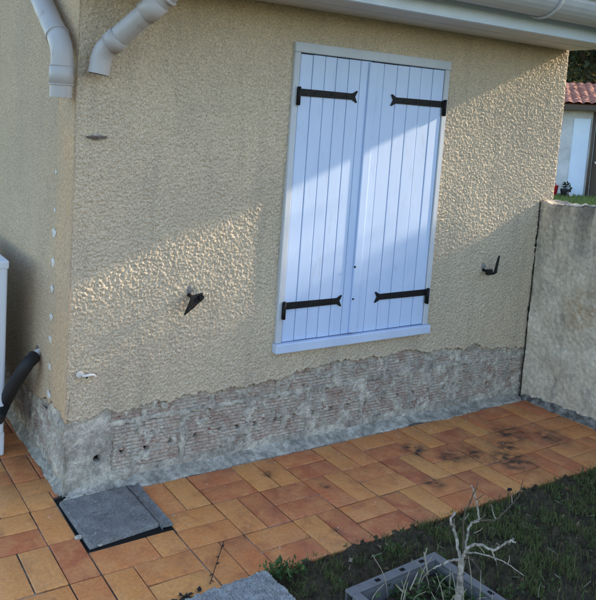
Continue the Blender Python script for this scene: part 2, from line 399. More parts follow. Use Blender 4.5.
for n in range(-10, 11):
    for mm in range(-8, 8):
        x0, x1 = X0 + n*SX, X0 + (n+1)*SX; y1 = Y2 - mm*SY; y0 = y1 - SY
        right = n >= -2
        if right and (mm > 1 or mm < -1): continue
        if (n, mm) == (-2, 0):
            add_tile(-.033, .197, y0, PIT[1]); add_tile(.197, x1, y0, PIT[1]); continue
        if (n, mm) == (-3, 0):
            add_tile(x0, -.033, y0, y1); continue
        if x0 > 2.86: continue
        if y1 > 1.55: continue
        if n >= -2 and mm == -1: y1 = min(y1, -.006)
        x1c = min(x1, 2.868)
        if n == -3 and mm < -1:      # along the side wall
            x1c = min(x1c, -.006)
        if n == -3 and mm == -1: pass
        ori = over.get((n, mm), 'V' if (n + mm) % 2 == 0 else 'H')
        if ori == 'V':
            xm = x0 + SX/2
            clip_tile(x0, min(xm, x1c), y0, y1)
            if x1c > xm: clip_tile(xm, x1c, y0, y1)
        else:
            ym = Y2 - mm*SY - SY/2
            clip_tile(x0, x1c, y0, ym); clip_tile(x0, x1c, ym, y1)
# ------------------------------------------------------------------ the house
XE, ZT = 3.0, 2.115
house = thing('house', 'beige roughcast house with bare brick plinth and white eave', 'house')
WX0, WX1, WZ0, WZ1 = 1.004, 2.008, .497, 1.944      # outside of the window frame
core = MB(); core.box((.03, .10, -.05), (XE-.012, .16, .45)); core.box((.03, .036, .45), (XE-.012, .16, 2.4)); core.box((.11, .16, -.05), (.16, 5.5, .45)); core.box((.034, .16, .45), (.16, 5.5, 2.4)); core.box((XE-.16, .16, -.05), (XE-.012, 5.5, 2.4)); core.box((.16, 5.3, -.05), (XE-.16, 5.5, 2.4))
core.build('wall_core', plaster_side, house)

def rough_cast(shape, st, seed, amp):
    # thrown crumbs: rounded lumps of uneven size with sharp pits between them
    r = np.random.default_rng(seed); cell = .0076
    jj, ii = np.meshgrid(np.arange(shape[1]), np.arange(shape[0]))
    wx, wy = low(shape, st, .008, seed+5)*.0022, low(shape, st, .008, seed+6)*.0022
    gx, gy = (jj*st + wx)/cell + 2, (ii*st + wy)/cell + 2
    nx_, ny_ = int(gx.max())+4, int(gy.max())+4
    ox, oy, oh, os = r.random((ny_, nx_)), r.random((ny_, nx_)), r.random((ny_, nx_)), r.uniform(.7, 1.5, (ny_, nx_))
    cx, cy = np.floor(gx).astype(int), np.floor(gy).astype(int); h = np.full(shape, -9.0)
    for dy in (-1, 0, 1):
        for dx in (-1, 0, 1):
            a_, b_ = cx+dx, cy+dy
            d2 = (gx-a_-ox[b_, a_])**2 + (gy-b_-oy[b_, a_])**2
            h = np.maximum(h, 1.1*oh[b_, a_] - 1.25*d2*os[b_, a_])
    h = (h-h.mean())/h.std()
    h = .85*h + .42*noise(shape, st, .022, seed+1, .45) + .3*noise(shape, st, .008, seed+3, .3)
    return amp*np.clip(h, -2.2, 1.9) + .0025*low(shape, st, .5, seed+2)
# front roughcast
st = .003
xs = np.arange(-.005, XE+.0015, st); zs = np.arange(.265, ZT+.004, st); XX, ZZ = np.meshgrid(xs, zs)
H = rough_cast(XX.shape, st, 21, .0021)
near = np.minimum(1, np.maximum(0, (XX)/.03)); H = H*np.clip(near+.3, 0, 1)
ex = np.array([0, .004, .10, .193, .40, .622, .85, 1.058, 1.25, 1.489, 1.70, 1.985, 2.2, 2.469, 2.70, 2.834, 3.0]); ez = np.array([.318, .318, .330, .338, .336, .343, .352, .366, .382, .402, .398, .388, .372, .360, .325, .300, .295])
en = low((1, len(xs)), st, .07, 5)[0]*.0075 + low((1, len(xs)), st, .012, 6)[0]*.0032
edge = np.interp(xs, ex, ez) + en
keep = ZZ > edge[None, :] - st*1.01
YY = -H
# ragged lower rim turns back to the bricks, slightly bulged lip above it
dz = ZZ - edge[None, :]
YY = np.where(dz < 0, .026, np.where(dz < .012, YY - .0015, YY))
YY = np.where(XX > XE - .02, YY + .004*((XX-(XE-.02))/.02)**2, YY)
YY = np.where(XX < .02, YY + .003*((.02-XX)/.02)**2, YY)
inside = (XX > WX0+.02) & (XX < WX1-.02) & (ZZ > WZ0+.02) & (ZZ < WZ1-.02)
o = link('front_wall', grid_mesh('front_wall', np.stack([XX, YY, ZZ], -1), keep & ~inside), plaster, house)
# return face of the roughcast at the right end
b = MB(); b.box((XE-.012, .004, .29), (XE-.0005, 5.5, ZT)); b.build('end_wall', plaster, house)
# side roughcast (fine) beyond the smooth corner strip
st = .004
st = .0045; ys = np.arange(.205, 1.9, st); zs = np.arange(.22, ZT+.3, st); YS, ZS = np.meshgrid(ys, zs)
H = .0017*np.tanh(noise(YS.shape, st, .015, 41, .4)) + .003*low(YS.shape, st, .4, 42)
eds = np.interp(ys, [.2, .35, .5, 1.9], [.335, .30, .27, .26]) + low((1, len(ys)), st, .05, 8)[0]*.006
dz = ZS - eds[None, :]
XW = np.where(dz < 0, .026, -H - .002)
XW = np.where(YS < .213, np.maximum(XW, .004), XW)
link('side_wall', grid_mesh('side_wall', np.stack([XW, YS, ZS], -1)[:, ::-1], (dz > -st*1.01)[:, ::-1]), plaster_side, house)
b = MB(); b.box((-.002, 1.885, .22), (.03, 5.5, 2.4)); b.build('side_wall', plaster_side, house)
# smooth ochre corner strip
ys = np.arange(-.004, .2075, st); zs = np.arange(.27, 2.415, st); YS, ZS = np.meshgrid(ys, zs)
H = .0009*noise(YS.shape, st, .02, 51, .5) + .0015*low(YS.shape, st, .3, 52)
eds = np.interp(ys, [0, .2], [.325, .345]) + low((1, len(ys)), st, .03, 9)[0]*.006
dz = ZS - eds[None, :]
XW = np.where(dz < 0, .026, -H - .004); XW = np.where(YS > .2, XW+.004, XW); XW = np.where(YS < .0, XW+.0015, XW)
link('corner_strip', grid_mesh('corner_strip', np.stack([XW, YS, ZS], -1)[:, ::-1], (dz > -st*1.01)[:, ::-1]), ochre, house)
# dabs of filler along the crack
for i, (y, z) in enumerate([(.211, 1.063), (.211, .939), (.216, .824), (.213, .702), (.214, .604), (.212, .484), (.212, .36), (.211, 1.16), (.212, 1.32)]):
    b = bmesh.new(); bmesh.ops.create_uvsphere(b, u_segments=12, v_segments=8, radius=1)
    s_ = rng.uniform(.7, 1.1) if i < 7 else .5
    for v in b.verts:
        v.co = Vector((-.004 + v.co.x*.0035, y + v.co.y*.026*s_*(1+.25*math.sin(5*v.co.z)), z + v.co.z*.019*s_*(1+.2*math.sin(4*v.co.y+i))))
    me = bpy.data.meshes.new('filler_patch'); b.to_mesh(me); b.free()
    for p in me.polygons: p.use_smooth = True
    link('filler_patch', me, filler, house)

# plinth: hollow clay bricks with smeared mortar, drilled for injection
HOLES = [(.148, .133, .0175), (.265, .136, .0125), (.378, .133, .0140), (.493, .143, .0120), (.619, .148, .0120), (.749, .158, .012), (.845, .150, .0115)] + [(.942+.1155*i, .147 + .004*math.sin(i*1.7), .0125) for i in range(13)] + [(1.22, .30, .008), (2.52, .335, .010)]
def plinth_h(U, V, st, kind, seed):
    """outward height of mortar / bricks over the plinth"""
    if kind == 'mortar':
        lo = low(U.shape, st, .042, seed) + .35*low(U.shape, st, .014, seed+1)
        cov = np.clip((lo + np.interp(U, [0, .3, 1.2, 2.0, 3.0], [-.5, -.8, -.6, -.15, .4]))/.25, 0, 1)      # smears of mortar left on the bricks
        h = -.0235 + .0125*cov*cov*(3-2*cov) + .0009*noise(U.shape, st, .05, seed+2, .5) + .0005*noise(U.shape, st, .014, seed+3, .4)
        return h
st = .0027
us = np.arange(.0, XE-.01, st); vs = np.arange(-.01, .44, st); U, V = np.meshgrid(us, vs)
HM = plinth_h(U, V, st, 'mortar', 61)
HM = np.where(U < .205, np.maximum(HM, -.0085 + .0012*low(U.shape, st, .05, 66)), HM)      # smooth end patch
jd = np.full(U.shape, 1.0)
for (ja, jb) in ((.207, 0), (.553, 0), (.902, 0), (1.255, 0), (1.605, 0), (1.955, 0), (2.31, 0), (2.66, 0)): jd = np.where(V < .273, np.minimum(jd, np.abs(U-ja+.002)-.013), jd)
for ja in (.36, .70, 1.06, 1.41, 1.76, 2.12, 2.47, 2.82): jd = np.where(V >= .273, np.minimum(jd, np.abs(U-ja+.002)-.013), jd)
jd = np.minimum(jd, np.abs(V-.273)-.012); jd = np.minimum(jd, V-.064)
HM = np.where(jd < .004*low(U.shape, st, .02, 67), np.maximum(HM, -.0125 + .0014*low(U.shape, st, .03, 68)), HM)
HM = np.minimum(HM, -.004)
def drill(Hh, U, V):
    for (x, z, r) in HOLES: Hh = np.where((U-x)**2 + (V-z)**2 < r*r, -.045, Hh)
    return Hh
def solid(U, V):
    k = np.ones(U.shape, bool)
    for (x, z, r) in HOLES: k &= (U-x)**2 + (V-z)**2 > (r-.0035)**2
    return k
Pm = np.stack([U, -drill(HM, U, V), V], -1)
link('plinth_mortar', grid_mesh('plinth_mortar', Pm, solid(U, V)), mortar, house)
BR = []
xb = [.207, .553, .902, 1.255, 1.605, 1.955, 2.31, 2.66, 2.99]
for a, b_ in zip(xb, xb[1:]): BR.append((a+.010, b_-.014, .062, .262))
xb2 = [.012, .36, .70, 1.06, 1.41, 1.76, 2.12, 2.47, 2.82, 2.99]
for a, b_ in zip(xb2, xb2[1:]): BR.append((a+.010, b_-.014, .284, .43))
for i, (a, b_, z0, z1) in enumerate(BR):
    us = np.arange(a, b_, st); vs = np.arange(z0, z1, st); U, V = np.meshgrid(us, vs)
    ph = (V - z0)/.0162; fr = np.abs((ph % 1) - .5)
    wear = low(U.shape, st, .05, 100+i)
    groove = np.where(fr > .31, -.0115, 0)*(np.clip(wear+1.7, .5, 1))
    Hb = -.0125 + groove + .0006*noise(U.shape, st, .02, 130+i, .5) + .0010*low(U.shape, st, .08, 160+i)
    chip = low(U.shape, st, .022, 190+i) > 1.75
    Hb = np.where(chip, Hb-.007, Hb)
    e = np.minimum(np.minimum(U-a, b_-U), np.minimum(V-z0, z1-V)); Hb = np.where(e < .004, Hb-.006, Hb)
    link('brick', grid_mesh('brick', np.stack([U, -drill(Hb, U, V), V], -1), solid(U, V)), brick_m, house)
# side plinth
us = np.arange(.0, 1.9, .0045); vs = np.arange(-.01, .42, .0045); U, V = np.meshgrid(us, vs)
HM = -.0135 + .0055*low(U.shape, .0045, .07, 71) + .0016*noise(U.shape, .0045, .05, 72, .5)
HM = np.minimum(np.where(U < .03, HM*.6-.004, HM), -.003)
link('plinth_mortar', grid_mesh('plinth_mortar', np.stack([-HM, U, V], -1)[:, ::-1]), mortar, house)
for i, (a, b_, z0, z1) in enumerate([(.018, .175, .075, .262), (.19, .54, .075, .262), (.55, .9, .075, .262)]):
    us = np.arange(a, b_, st); vs = np.arange(z0, z1, st); U, V = np.meshgrid(us, vs)
    fr = np.abs((((V-z0)/.0162) % 1) - .5)
    Hb = -.0128 + np.where(fr > .28, -.007, 0) + .0010*noise(U.shape, st, .02, 230+i, .5)
    Hb = np.where((U-.05)**2 + (V-.14)**2 < .0065**2, -.06, Hb)
    link('brick', grid_mesh('brick', np.stack([-Hb, U, V], -1)[:, ::-1]), brick_m, house)
# mortar fillet along the foot of the walls
def fillet(p0, p1, out, w, h, seed, parent, name='foot_mortar', gap=None):
    L = (Vector(p1)-Vector(p0)).length; n_ = int(L/.008); t = np.linspace(0, 1, n_); d = (Vector(p1)-Vector(p0))/L
    prof = np.array([[-.012, 1.15], [.006, 1.0], [.30, .62], [.62, .34], [.86, .20], [1.0, .06], [1.02, -.25]])
    nn = low((len(prof), n_), .008, .06, seed); n2 = low((len(prof), n_), .008, .012, seed+1)
    P = np.zeros((len(prof), n_, 3)); ln = low((1, n_), .008, .09, seed+2)[0]
    for k, (a, b_) in enumerate(prof):
        ww = w*(1+.13*ln)
        tpr = np.clip(np.minimum(t, 1-t)*L/.07 + .25, 0, 1)
        off = a*ww*np.clip(tpr+.3, 0, 1) if k else np.full(n_, -.012)
        hh = b_*h*tpr*(1+.10*nn[k]) + .0007*n2[k]
        off = off + (.0010*n2[k] if k else 0)
        for ax in range(3): P[k, :, ax] = p0[ax] + d[ax]*L*t + out[ax]*off
        P[k, :, 2] += hh
    kp = np.ones((len(prof), n_), bool)
    return link(name, grid_mesh(name, P, kp), fillet_m, parent)
fillet((.275, .012, 0), (2.868, .012, 0), (0, -1, 0), .060, .027, 81, house)
fillet((.012, .012, 0), (.30, .012, 0), (0, -1, 0), .030, .026, 84, house)
f_ = fillet((.012, .015, 0), (.012, 1.5, 0), (-1, 0, 0), .028, .03, 87, house)

# eave: soffit boards, fascia, roof slab, gutter
RX0, RX1 = -.10, 3.0
for i in range(4):
    y1 = -.004 - i*.0855; b = MB(); b.box((RX0, y1-.0825, 2.096-.001*(i % 2)), (RX1-.004, y1, 2.108), .0015); b.build('soffit_board', soffit_m, house)
b = MB(); b.box((RX0, -.368, 2.088), (RX1, -.350, 2.30), .002); fs = b.build('fascia', fascia_m, house)
b = MB(); b.box((RX0, -.3715, 2.0845), (RX1, -.3475, 2.0935), .002); b.build('trim_bead', fascia_m, fs)
b = MB()
b.prism([(RX0-.02, -.36, 2.30), (RX0-.02, 2.75, 3.30), (RX0-.02, 5.86, 2.30), (RX0-.02, 5.86, 2.40), (RX0-.02, 2.75, 3.42), (RX0-.02, -.36, 2.40)], None, (RX1-RX0+.02, 0, 0))
b.box((RX0, -.345, 2.112), (RX1-.004, -.005, 2.31))
m = Mat('roof_clay', .9, .2); m.color(m.mix(m.noise(8, 4), (.30, .13, .08), (.42, .22, .14))); m.bump(m.noise(14, 3, sx=(6, .5, 1)), 1, .02); roof_m = m.m
b.build('roof', roof_m, house)
gut = MB()
n_ = 14; gy, gz, gr = -.468, 2.238, .097
prof = [(gy + gr*math.cos(a), gz + gr*math.sin(a)) for a in np.linspace(math.pi, 2*math.pi, n_)] + [(gy + (gr-.004)*math.cos(a), gz + (gr-.004)*math.sin(a)) for a in np.linspace(2*math.pi, math.pi, n_)]
gut.prism([(RX0-.02, y, z) for y, z in prof], None, (RX1-RX0+.06, 0, 0)); gutter = gut.build('gutter', gutter_m, house)
bd = MB(); bd.tube([(RX0-.02, gy-gr, gz+.002), (RX1+.04, gy-gr, gz+.002)], .009, 10); bd.build('rolled_edge', gutter_m, gutter)
for x in (2.08, .75, 1.42, 2.75):
    b = MB(); pts = [(x, gy + (gr+.006)*math.cos(a), gz + (gr+.006)*math.sin(a)) for a in np.linspace(math.pi*.97, 2*math.pi, 12)] + [(x, -.371, gz+.05)]
    b.tube(pts, .0075, 8); b.build('gutter_bracket', gutter_m, gutter)

# window frame in the wall
wf = MB(); wf.box((WX0, -.021, WZ1-.045), (WX1-.004, .02, WZ1), .003); wframe = wf.build('window_frame', frame_m, house); wframe.name = 'window_head'
for (a, b_) in ((WX0+.001, WX0+.034), (WX1-.040, WX1-.007)):
    w = MB(); w.box((a, -.0195, WZ0+.046), (b_, .02, WZ1-.0455), .003); w.build('window_jamb', frame_m, house)
w = MB(); w.box((WX0-.006, -.037, WZ0), (WX1+.001, .02, WZ0+.045), .004, 2); w.build('window_sill', sill_m, house)

# ------------------------------------------------------------------ shutters
LX0, LX1, LZ0, LZ1 = WX0+.037, WX1-.043, WZ0+.050, WZ1-.050
MID = 1.470
def shutter(x0, x1, left, label):
    t = thing('window_shutter', label, 'shutter', loc=((x0+x1)/2, -.01, LZ0))
    n = 6; w = (x1-x0)/n
    wob = [x0 + w*i + (rng.uniform(-.004, .004) if 0 < i < n else 0) for i in range(n+1)]
    for i in range(n):
        b = MB(); dz = rng.uniform(-.0012, .0012); dy = rng.uniform(-.0009, .0009)
        b.box((wob[i]+.0016, -.0225+dy, LZ0+dz), (wob[i+1]-.0016, -.0015, LZ1+dz), .0028, 2)
        place(b.build('plank', shutter_m), t)
    if left:
        b = MB(); b.box((x1-.022, -.0345, LZ0+.006), (x1+.024, -.0236, LZ1-.004), .003, 2); place(b.build('cover_strip', shutter_m), t)
    for k, z in enumerate((1.7205, .7215)):
        xa, xb_ = (x0-.012, 1.386) if left else (x1+.012, 1.606)
        s = 1 if left else -1; y = -.0236
        h = .0165
        tip = xb_; nk = tip - s*.030
        pts = [(xa, z-h), (nk, z-h*.92), (tip-s*.004, z-h*1.75), (tip, z-h*1.55), (nk+s*.016, z), (tip, z+h*1.55), (tip-s*.004, z+h*1.75), (nk, z+h*.92), (xa, z+h)]
        b = MB(); b.prism([(p[0], y, p[1]) for p in pts], None, (0, -.0055, 0))
        st_ = b.build('strap_hinge', iron); place(st_, t)
        b = MB(); b.box((xa-s*.004, -.036, z-.058), (xa+s*.018, -.0295 + .0, z+.020), .002)
        b.tube([(xa+s*.004, -.038, z-.060), (xa+s*.004, -.038, z+.024)], .0085, 10)
        kn = b.build('hinge_knuckle', iron); place(kn, t); 
        for q in (.10, .20, .29):
            px_ = xa + s*q
            b = MB(); b.tube([(px_, y-.004, z), (px_, y-.0085, z)], [.006, .0035], 8)
            place(b.build('rivet', iron), t)
    return t
sL = shutter(LX0, MID, True, 'left shutter leaf of blue-white planks with the central cover strip')
sR = shutter(MID, LX1, False, 'right shutter leaf of blue-white planks, nearer the garden wall')
sL.location.y += .009; sR.location.y += .009
# screws by the middle
for (u, v) in ((355, 267), (353, 299)):
    p = on(u, v, 1, -.0255); b = MB(); b.tube([p + Vector((0, .002, 0)), p - Vector((0, .003, 0))], [.006, .0045], 10); o = b.build('screw', iron); o.parent = sL; o.matrix_parent_inverse = Matrix.Translation(sL.location).inverted()

# ------------------------------------------------------------------ downpipes
def pipe_thing(label, pts, rad, collars, group='cut-off downpipes'):
    base = pts[-1]
    t = thing('downpipe', label, 'downpipe', group, loc=tuple(base))
    P = [Vector(p) for p in pts]
    b = MB(); b.tube(P, rad, 24, cap=False); b.tube([P[0]]+[p for p in P[1:]], rad-.004, 24, cap=False); p_ = b.build('pipe', pipe_m); place(p_, t)
    # rim of the open end
    e, d = P[-1], (P[-1]-P[-2]).normalized()
    b = MB(); b.tube([e - d*.012, e + d*.0005], rad-.0022, 24, cap=False); place(b.build('pipe_rim', pipe_m), t)
    b = MB(); b.tube([e - d*.05, e - d*.045], rad-.005, 24, cap=True); place(b.build('pipe_shadow_plug', seam_m), t) if False else b.bm.free()
    for c, d, ln, ex in collars:
        c, d = Vector(c), Vector(d).normalized()
        b = MB(); b.tube([c-d*ln/2, c-d*(ln/2-.001), c+d*(ln/2-.001), c+d*ln/2], [rad+.0005, rad+ex, rad+ex, rad+.0005], 24, cap=False); place(b.build('collar', pipe_m), t)
    return t
E1 = on(98.5, 74, 1, -.068); E2 = on(99.5, 56, 1, -.068)
G1 = on(200, -27, 1, -.42); G1 = Vector((.345, -.44, 2.165))
K = Vector((E2.x+.004, E2.y-.002, E2.z+.012))
dirn = (G1-K).normalized()
rp = [G1, G1*.5+K*.5, K + dirn*.045] + [K + dirn*.045*(1-t)**2*1.0 + Vector((0, 0, -.045))*t*t for t in (.25, .5, .75)] + [K + Vector((0, 0, -.045)), E1]
pipe_thing('grey downpipe stub sloping down from the gutter, ending on the front wall', rp, .041,
           [(K + dirn*.075, dirn, .05, .004), (K + dirn*.27, dirn, .075, .0045), (K+dirn*.34, dirn, .012, .006)])
xl = -.064
A = on(60.5, 97, 0, xl); B = on(62.5, 52, 0, xl); Cc = on(41, 0, 0, xl)
d2 = (Cc-B).normalized(); Bk = B + Vector((0, 0, .015))
lp = [B + d2*1.1, B + d2*.5, Bk + d2*.055] + [Bk + d2*.055*(1-t)**2 + Vector((0, 0, -.05))*t*t for t in (.2, .4, .6, .8)] + [Bk + Vector((0, 0, -.05)), A]
ax = (A-B).normalized()
pipe_thing('grey downpipe stub with bent neck hanging on the side wall', lp, .0425,
           [(B + ax*.085, ax, .068, .0035), (B + ax*.050, ax, .006, .005), (B + ax*.121, ax, .006, .005), (Bk + d2*.085, d2, .006, .0045)])
# pipe brackets to the wall
# ------------------------------------------------------------------ iron things on the wall
def holdback(label, pad, parts):
    t = thing('shutter_holdback', label, 'shutter holdback', 'shutter holdbacks', loc=(pad[0], 0, pad[1]))
    b = bmesh.new(); bmesh.ops.create_icosphere(b, subdivisions=3, radius=1)
    for v in b.verts: v.co = Vector((pad[0]+v.co.x*.022*(1+.15*math.sin(6*v.co.z)), -.001+v.co.y*.006, pad[1]+v.co.z*.020*(1+.15*math.cos(5*v.co.x))))
    me = bpy.data.meshes.new('mortar_pad'); b.to_mesh(me); b.free(); place(link('mortar_pad', me, conc), t)
    for nm, f in parts: place(f(MB()).build(nm, iron), t)
    return t
def fin(b):
    return b.prism([(.575, -.046, .828), (.578, -.048, .800), (.556, -.05, .785), (.530, -.055, .768), (.484, -.062, .742), (.500, -.06, .776), (.516, -.055, .806), (.512, -.052, .826), (.530, -.05, .822), (.552, -.048, .824)], None, (.0, -.010, .0))
holdback('black iron shutter holdback left of the window, its catch hanging askew', (.541, .832),
         [('catch', fin), ('pin', lambda b: b.tube([(.535, .01, .812), (.535, -.055, .808)], .008, 10)), ('head', lambda b: b.tube([(.566, -.045, .813), (.566, -.068, .812)], [.013, .011], 12))])
holdback('black iron shutter holdback right of the window, its catch standing upright', (2.425, .835),
         [('pin', lambda b: b.tube([(2.425, .01, .815), (2.425, -.045, .813)], .008, 10)),
          ('head', lambda b: b.box((2.398, -.062, .796), (2.440, -.040, .828), .004)),
          ('catch', lambda b: b.tube([(2.43, -.052, .806), (2.452, -.055, .803), (2.466, -.055, .810), (2.472, -.055, .842), (2.478, -.056, .875), (2.484, -.057, .905)], [.007, .007, .0095, .008, .007, .004], 8))])
# broken bracket high up at the corner
t = thing('broken_bracket', 'broken rusty pipe bracket set in the front wall near the corner', 'bracket', loc=(.085, 0, 1.478))
b = bmesh.new(); bmesh.ops.create_icosphere(b, subdivisions=3, radius=1)
for v in b.verts: v.co = Vector((.09+v.co.x*.048*(1+.2*math.sin(7*v.co.z+1)), -.001+v.co.y*.009, 1.478+v.co.z*.011*(1+.3*math.cos(5*v.co.x))))
me = bpy.data.meshes.new('mortar_pad'); b.to_mesh(me); b.free(); place(link('mortar_pad', me, mortar), t)
b = MB(); b.tube([(.045, -.007, 1.478), (.085, -.013, 1.479), (.125, -.008, 1.480)], [.004, .006, .004], 8); b.tube([(.09, .01, 1.476), (.09, -.03, 1.476)], .005, 8); place(b.build('stud', rust), t)
# white cable stub
t = thing('cable_stub', 'white cable stub poking out of the front wall low by the corner', 'cable', loc=(.07, 0, .515))
b = MB(); b.tube(curve([(.065, .012, .512), (.064, -.022, .515), (.085, -.028, .518), (.108, -.018, .512), (.118, -.010, .500)]), .0055, 10); place(b.build('cable', white_pl), t)
b = MB(); b.tube([(.052, -.001, .516), (.052, -.007, .516)], [.016, .013], 14); place(b.build('plug', filler), t)
b = MB(); b.tube([(.074, -.024, .511), (.074, -.031, .511)], .005, 8); place(b.build('cable_end', seam_m), t)

# ------------------------------------------------------------------ air conditioner at the side wall
AX0, AX1, AY0, AY1, AZ0, AZ1 = -.45, -.135, .43, 1.25, .115, .905
t = thing('air_conditioner', 'white air conditioning unit at the left edge beside the side wall', 'air conditioner', loc=((AX0+AX1)/2, (AY0+AY1)/2, 0))
b = MB(); b.box((AX0, AY0, AZ0), (AX1, AY1, AZ1), .012, 3); place(b.build('casing', acm), t)
b = MB(); b.box((AX0-.004, AY0-.004, AZ1-.035), (AX1+.004, AY1+.004, AZ1+.004), .008, 2); place(b.build('lid', acm), t)
b = MB()
for i in range(9): b.box((AX0+.05, AY0-.003, .34+.03*i), (AX1-.06, AY0+.002, .348+.03*i))
place(b.build('vent_slots', seam_m), t)
b = MB(); b.tube([(AX0-.002, .72, .50), (AX0-.012, .72, .50)], .26, 32); place(b.build('fan_grille', seam_m), t)
for y in (.455, 1.05):
    b = MB(); b.box((AX0-.02, y, .0), (AX1+.010, y+.12, .113), .008, 2); place(b.build('foot', acm), t)
t = thing('insulated_pipe', 'black insulated pipe running from the side wall to the air conditioner', 'pipe', loc=(-.05, .3, .3))
Q = [Vector((.02, .385, .498)), Vector((-.03, .352, .488)), on(26, 366, 0, -.075), on(12, 388, 0, -.115), on(4, 404, 0, -.13), Vector((-.175, .40, .20))]
b = MB(); b.tube(curve(Q[1:], 6), .030, 14, jit=.04); place(b.build('insulation', rubber), t)
b = MB(); b.tube(curve([Vector((.02, .392, .500)), Vector((-.02, .365, .494)), Vector((-.048, .335, .478))]), [.016]*13, 12); place(b.build('sleeve', white_pl), t)
b = MB(); b.tube(curve([Vector((.02, .395, .478)), Vector((-.02, .365, .470)), Vector((-.05, .33, .452))]), [.012]*13, 12); place(b.build('sleeve', white_pl), t)
b = bmesh.new(); bmesh.ops.create_icosphere(b, subdivisions=2, radius=1)
for v in b.verts: v.co = Vector((-.002+v.co.x*.009, .395+v.co.y*.03, .495+v.co.z*.03))
me = bpy.data.meshes.new('wall_plug'); b.to_mesh(me); b.free(); place(link('wall_plug', me, rust), t)

# ------------------------------------------------------------------ garden wall
gw = thing('garden_wall', 'grey rendered garden wall with dark run-off stains joining the house', 'wall', loc=(2.95, -.8, 0))
st = .008
ys = np.arange(-4.0, -.003, st); zs = np.arange(-.02, 1.215, st); YS, ZS = np.meshgrid(ys, zs)
XW = 2.874 - .0035*low(YS.shape, st, .12, 301) - .0014*noise(YS.shape, st, .04, 302, .5)
tp = 1.206 + .006*low((1, len(ys)), st, .08, 303)[0] + .0035*low((1, len(ys)), st, .02, 304)[0]
ZW = np.where(ZS > 1.18, tp[None, :] - (1.215-ZS)*.4, ZS)
XW = np.where(ZS > 1.19, XW + .006*((ZS-1.19)/.02)**2, XW)
place(link('wall_face', grid_mesh('wall_face', np.stack([XW, YS, ZW], -1)), gwall_m), gw)
XT = np.linspace(2.879, 3.075, 14); TT = np.stack([np.repeat(XT[:, None], len(ys), 1), np.repeat(ys[None], 14, 0), np.repeat(tp[None], 14, 0) + .004*low((14, len(ys)), .012, .04, 305)], -1); TT[0, :, 2] = tp
place(link('wall_top', grid_mesh('wall_top', TT[::-1]), gwall_m), gw)
b = MB(); b.box((2.884, -4.0, -.08), (3.07, -.003, 1.185)); place(b.build('wall_body', gwall_m), gw)
b = MB(); zz = np.linspace(.0, 1.205, 60)
b.tube([(2.872 + .0015*math.sin(31*z), -.004, z) for z in zz], [.0022 + .0022*abs(rng.gauss(0, 1))*(rng.random() < .4) for z in zz], 8); place(b.build('joint_seam', seam_m), gw)
f_ = fillet((2.876, -3.9, 0), (2.876, -.01, 0), (-1, 0, 0), .030, .042, 91, None, 'foot_mortar'); place(f_, gw)
f_.data.materials.clear()
m = Mat('dark_mortar', .95, .1); m.color(m.mix(m.ramp(m.noise(25, 5), [(.4, 0.), (.65, 1.)]), (.09, .085, .08), (.28, .265, .24))); m.bump(m.noise(80, 4), .8, .004); f_.data.materials.append(m.m)

# ------------------------------------------------------------------ inspection cover
ic = thing('inspection_cover', 'weathered grey concrete inspection cover sunk in the tiles at the house corner', 'inspection cover', loc=(.12, -.2, 0))
st = .004
cc = [Vector((-.030, -.040, 0)), Vector((.266, -.036, 0)), Vector((.274, -.352, 0)), Vector((-.022, -.380, 0))]
nu = 80; a = np.linspace(0, 1, nu); A_, B_ = np.meshgrid(a, a)
Pq = np.zeros((nu, nu, 3))
for ax in range(2):
    Pq[..., ax] = (1-A_)*(1-B_)*cc[3][ax] + A_*(1-B_)*cc[2][ax] + A_*B_*cc[1][ax] + (1-A_)*B_*cc[0][ax]
ed = np.minimum(np.minimum(A_, 1-A_), np.minimum(B_, 1-B_))
Pq[..., 2] = .013 + .0012*low(A_.shape, st, .04, 401) + .0007*noise(A_.shape, st, .014, 402) - .012*np.clip((.02-ed)/.02, 0, 1)**2
ring = (A_ == 0) | (A_ == 1) | (B_ == 0) | (B_ == 1)
Pq[..., 2] = np.where(ring, -.03, Pq[..., 2])
place(link('slab', grid_mesh('slab', Pq), conc), ic)
b = MB(); b.box((-.034, -.39, -.07), (.316, .01, -.0042)); place(b.build('pit_floor', seam_m), ic)
# mortar strip to the right of the slab
xs = np.linspace(.272, .322, 14); ys = np.linspace(-.375, -.025, 70); XX, YY = np.meshgrid(xs, ys)
ZZ = .001 + .007*((XX-.298)/.024)**2 + .0012*low(XX.shape, .005, .03, 404); ZZ[:, 0] = -.03
place(link('mortar_strip', grid_mesh('mortar_strip', np.stack([XX, YY, ZZ], -1)), conc), ic)
for (x, y, r) in [(-.066+.03, -.30, .012), (.03, -.04, .014), (.055, -.036, .018), (.005, -.036, .012), (.10, -.034, .013), (.02, -.377, .007)]:
    b = bmesh.new(); bmesh.ops.create_icosphere(b, subdivisions=2, radius=r)
    for v in b.verts: v.co = Vector((v.co.x*1.3, v.co.y, v.co.z*.7)) * (1+.2*math.sin(40*v.co.x+90*v.co.y))+Vector((x, y, .003))
    me = bpy.data.meshes.new('rubble'); b.to_mesh(me); b.free(); place(link('rubble', me, fillet_m), ic)

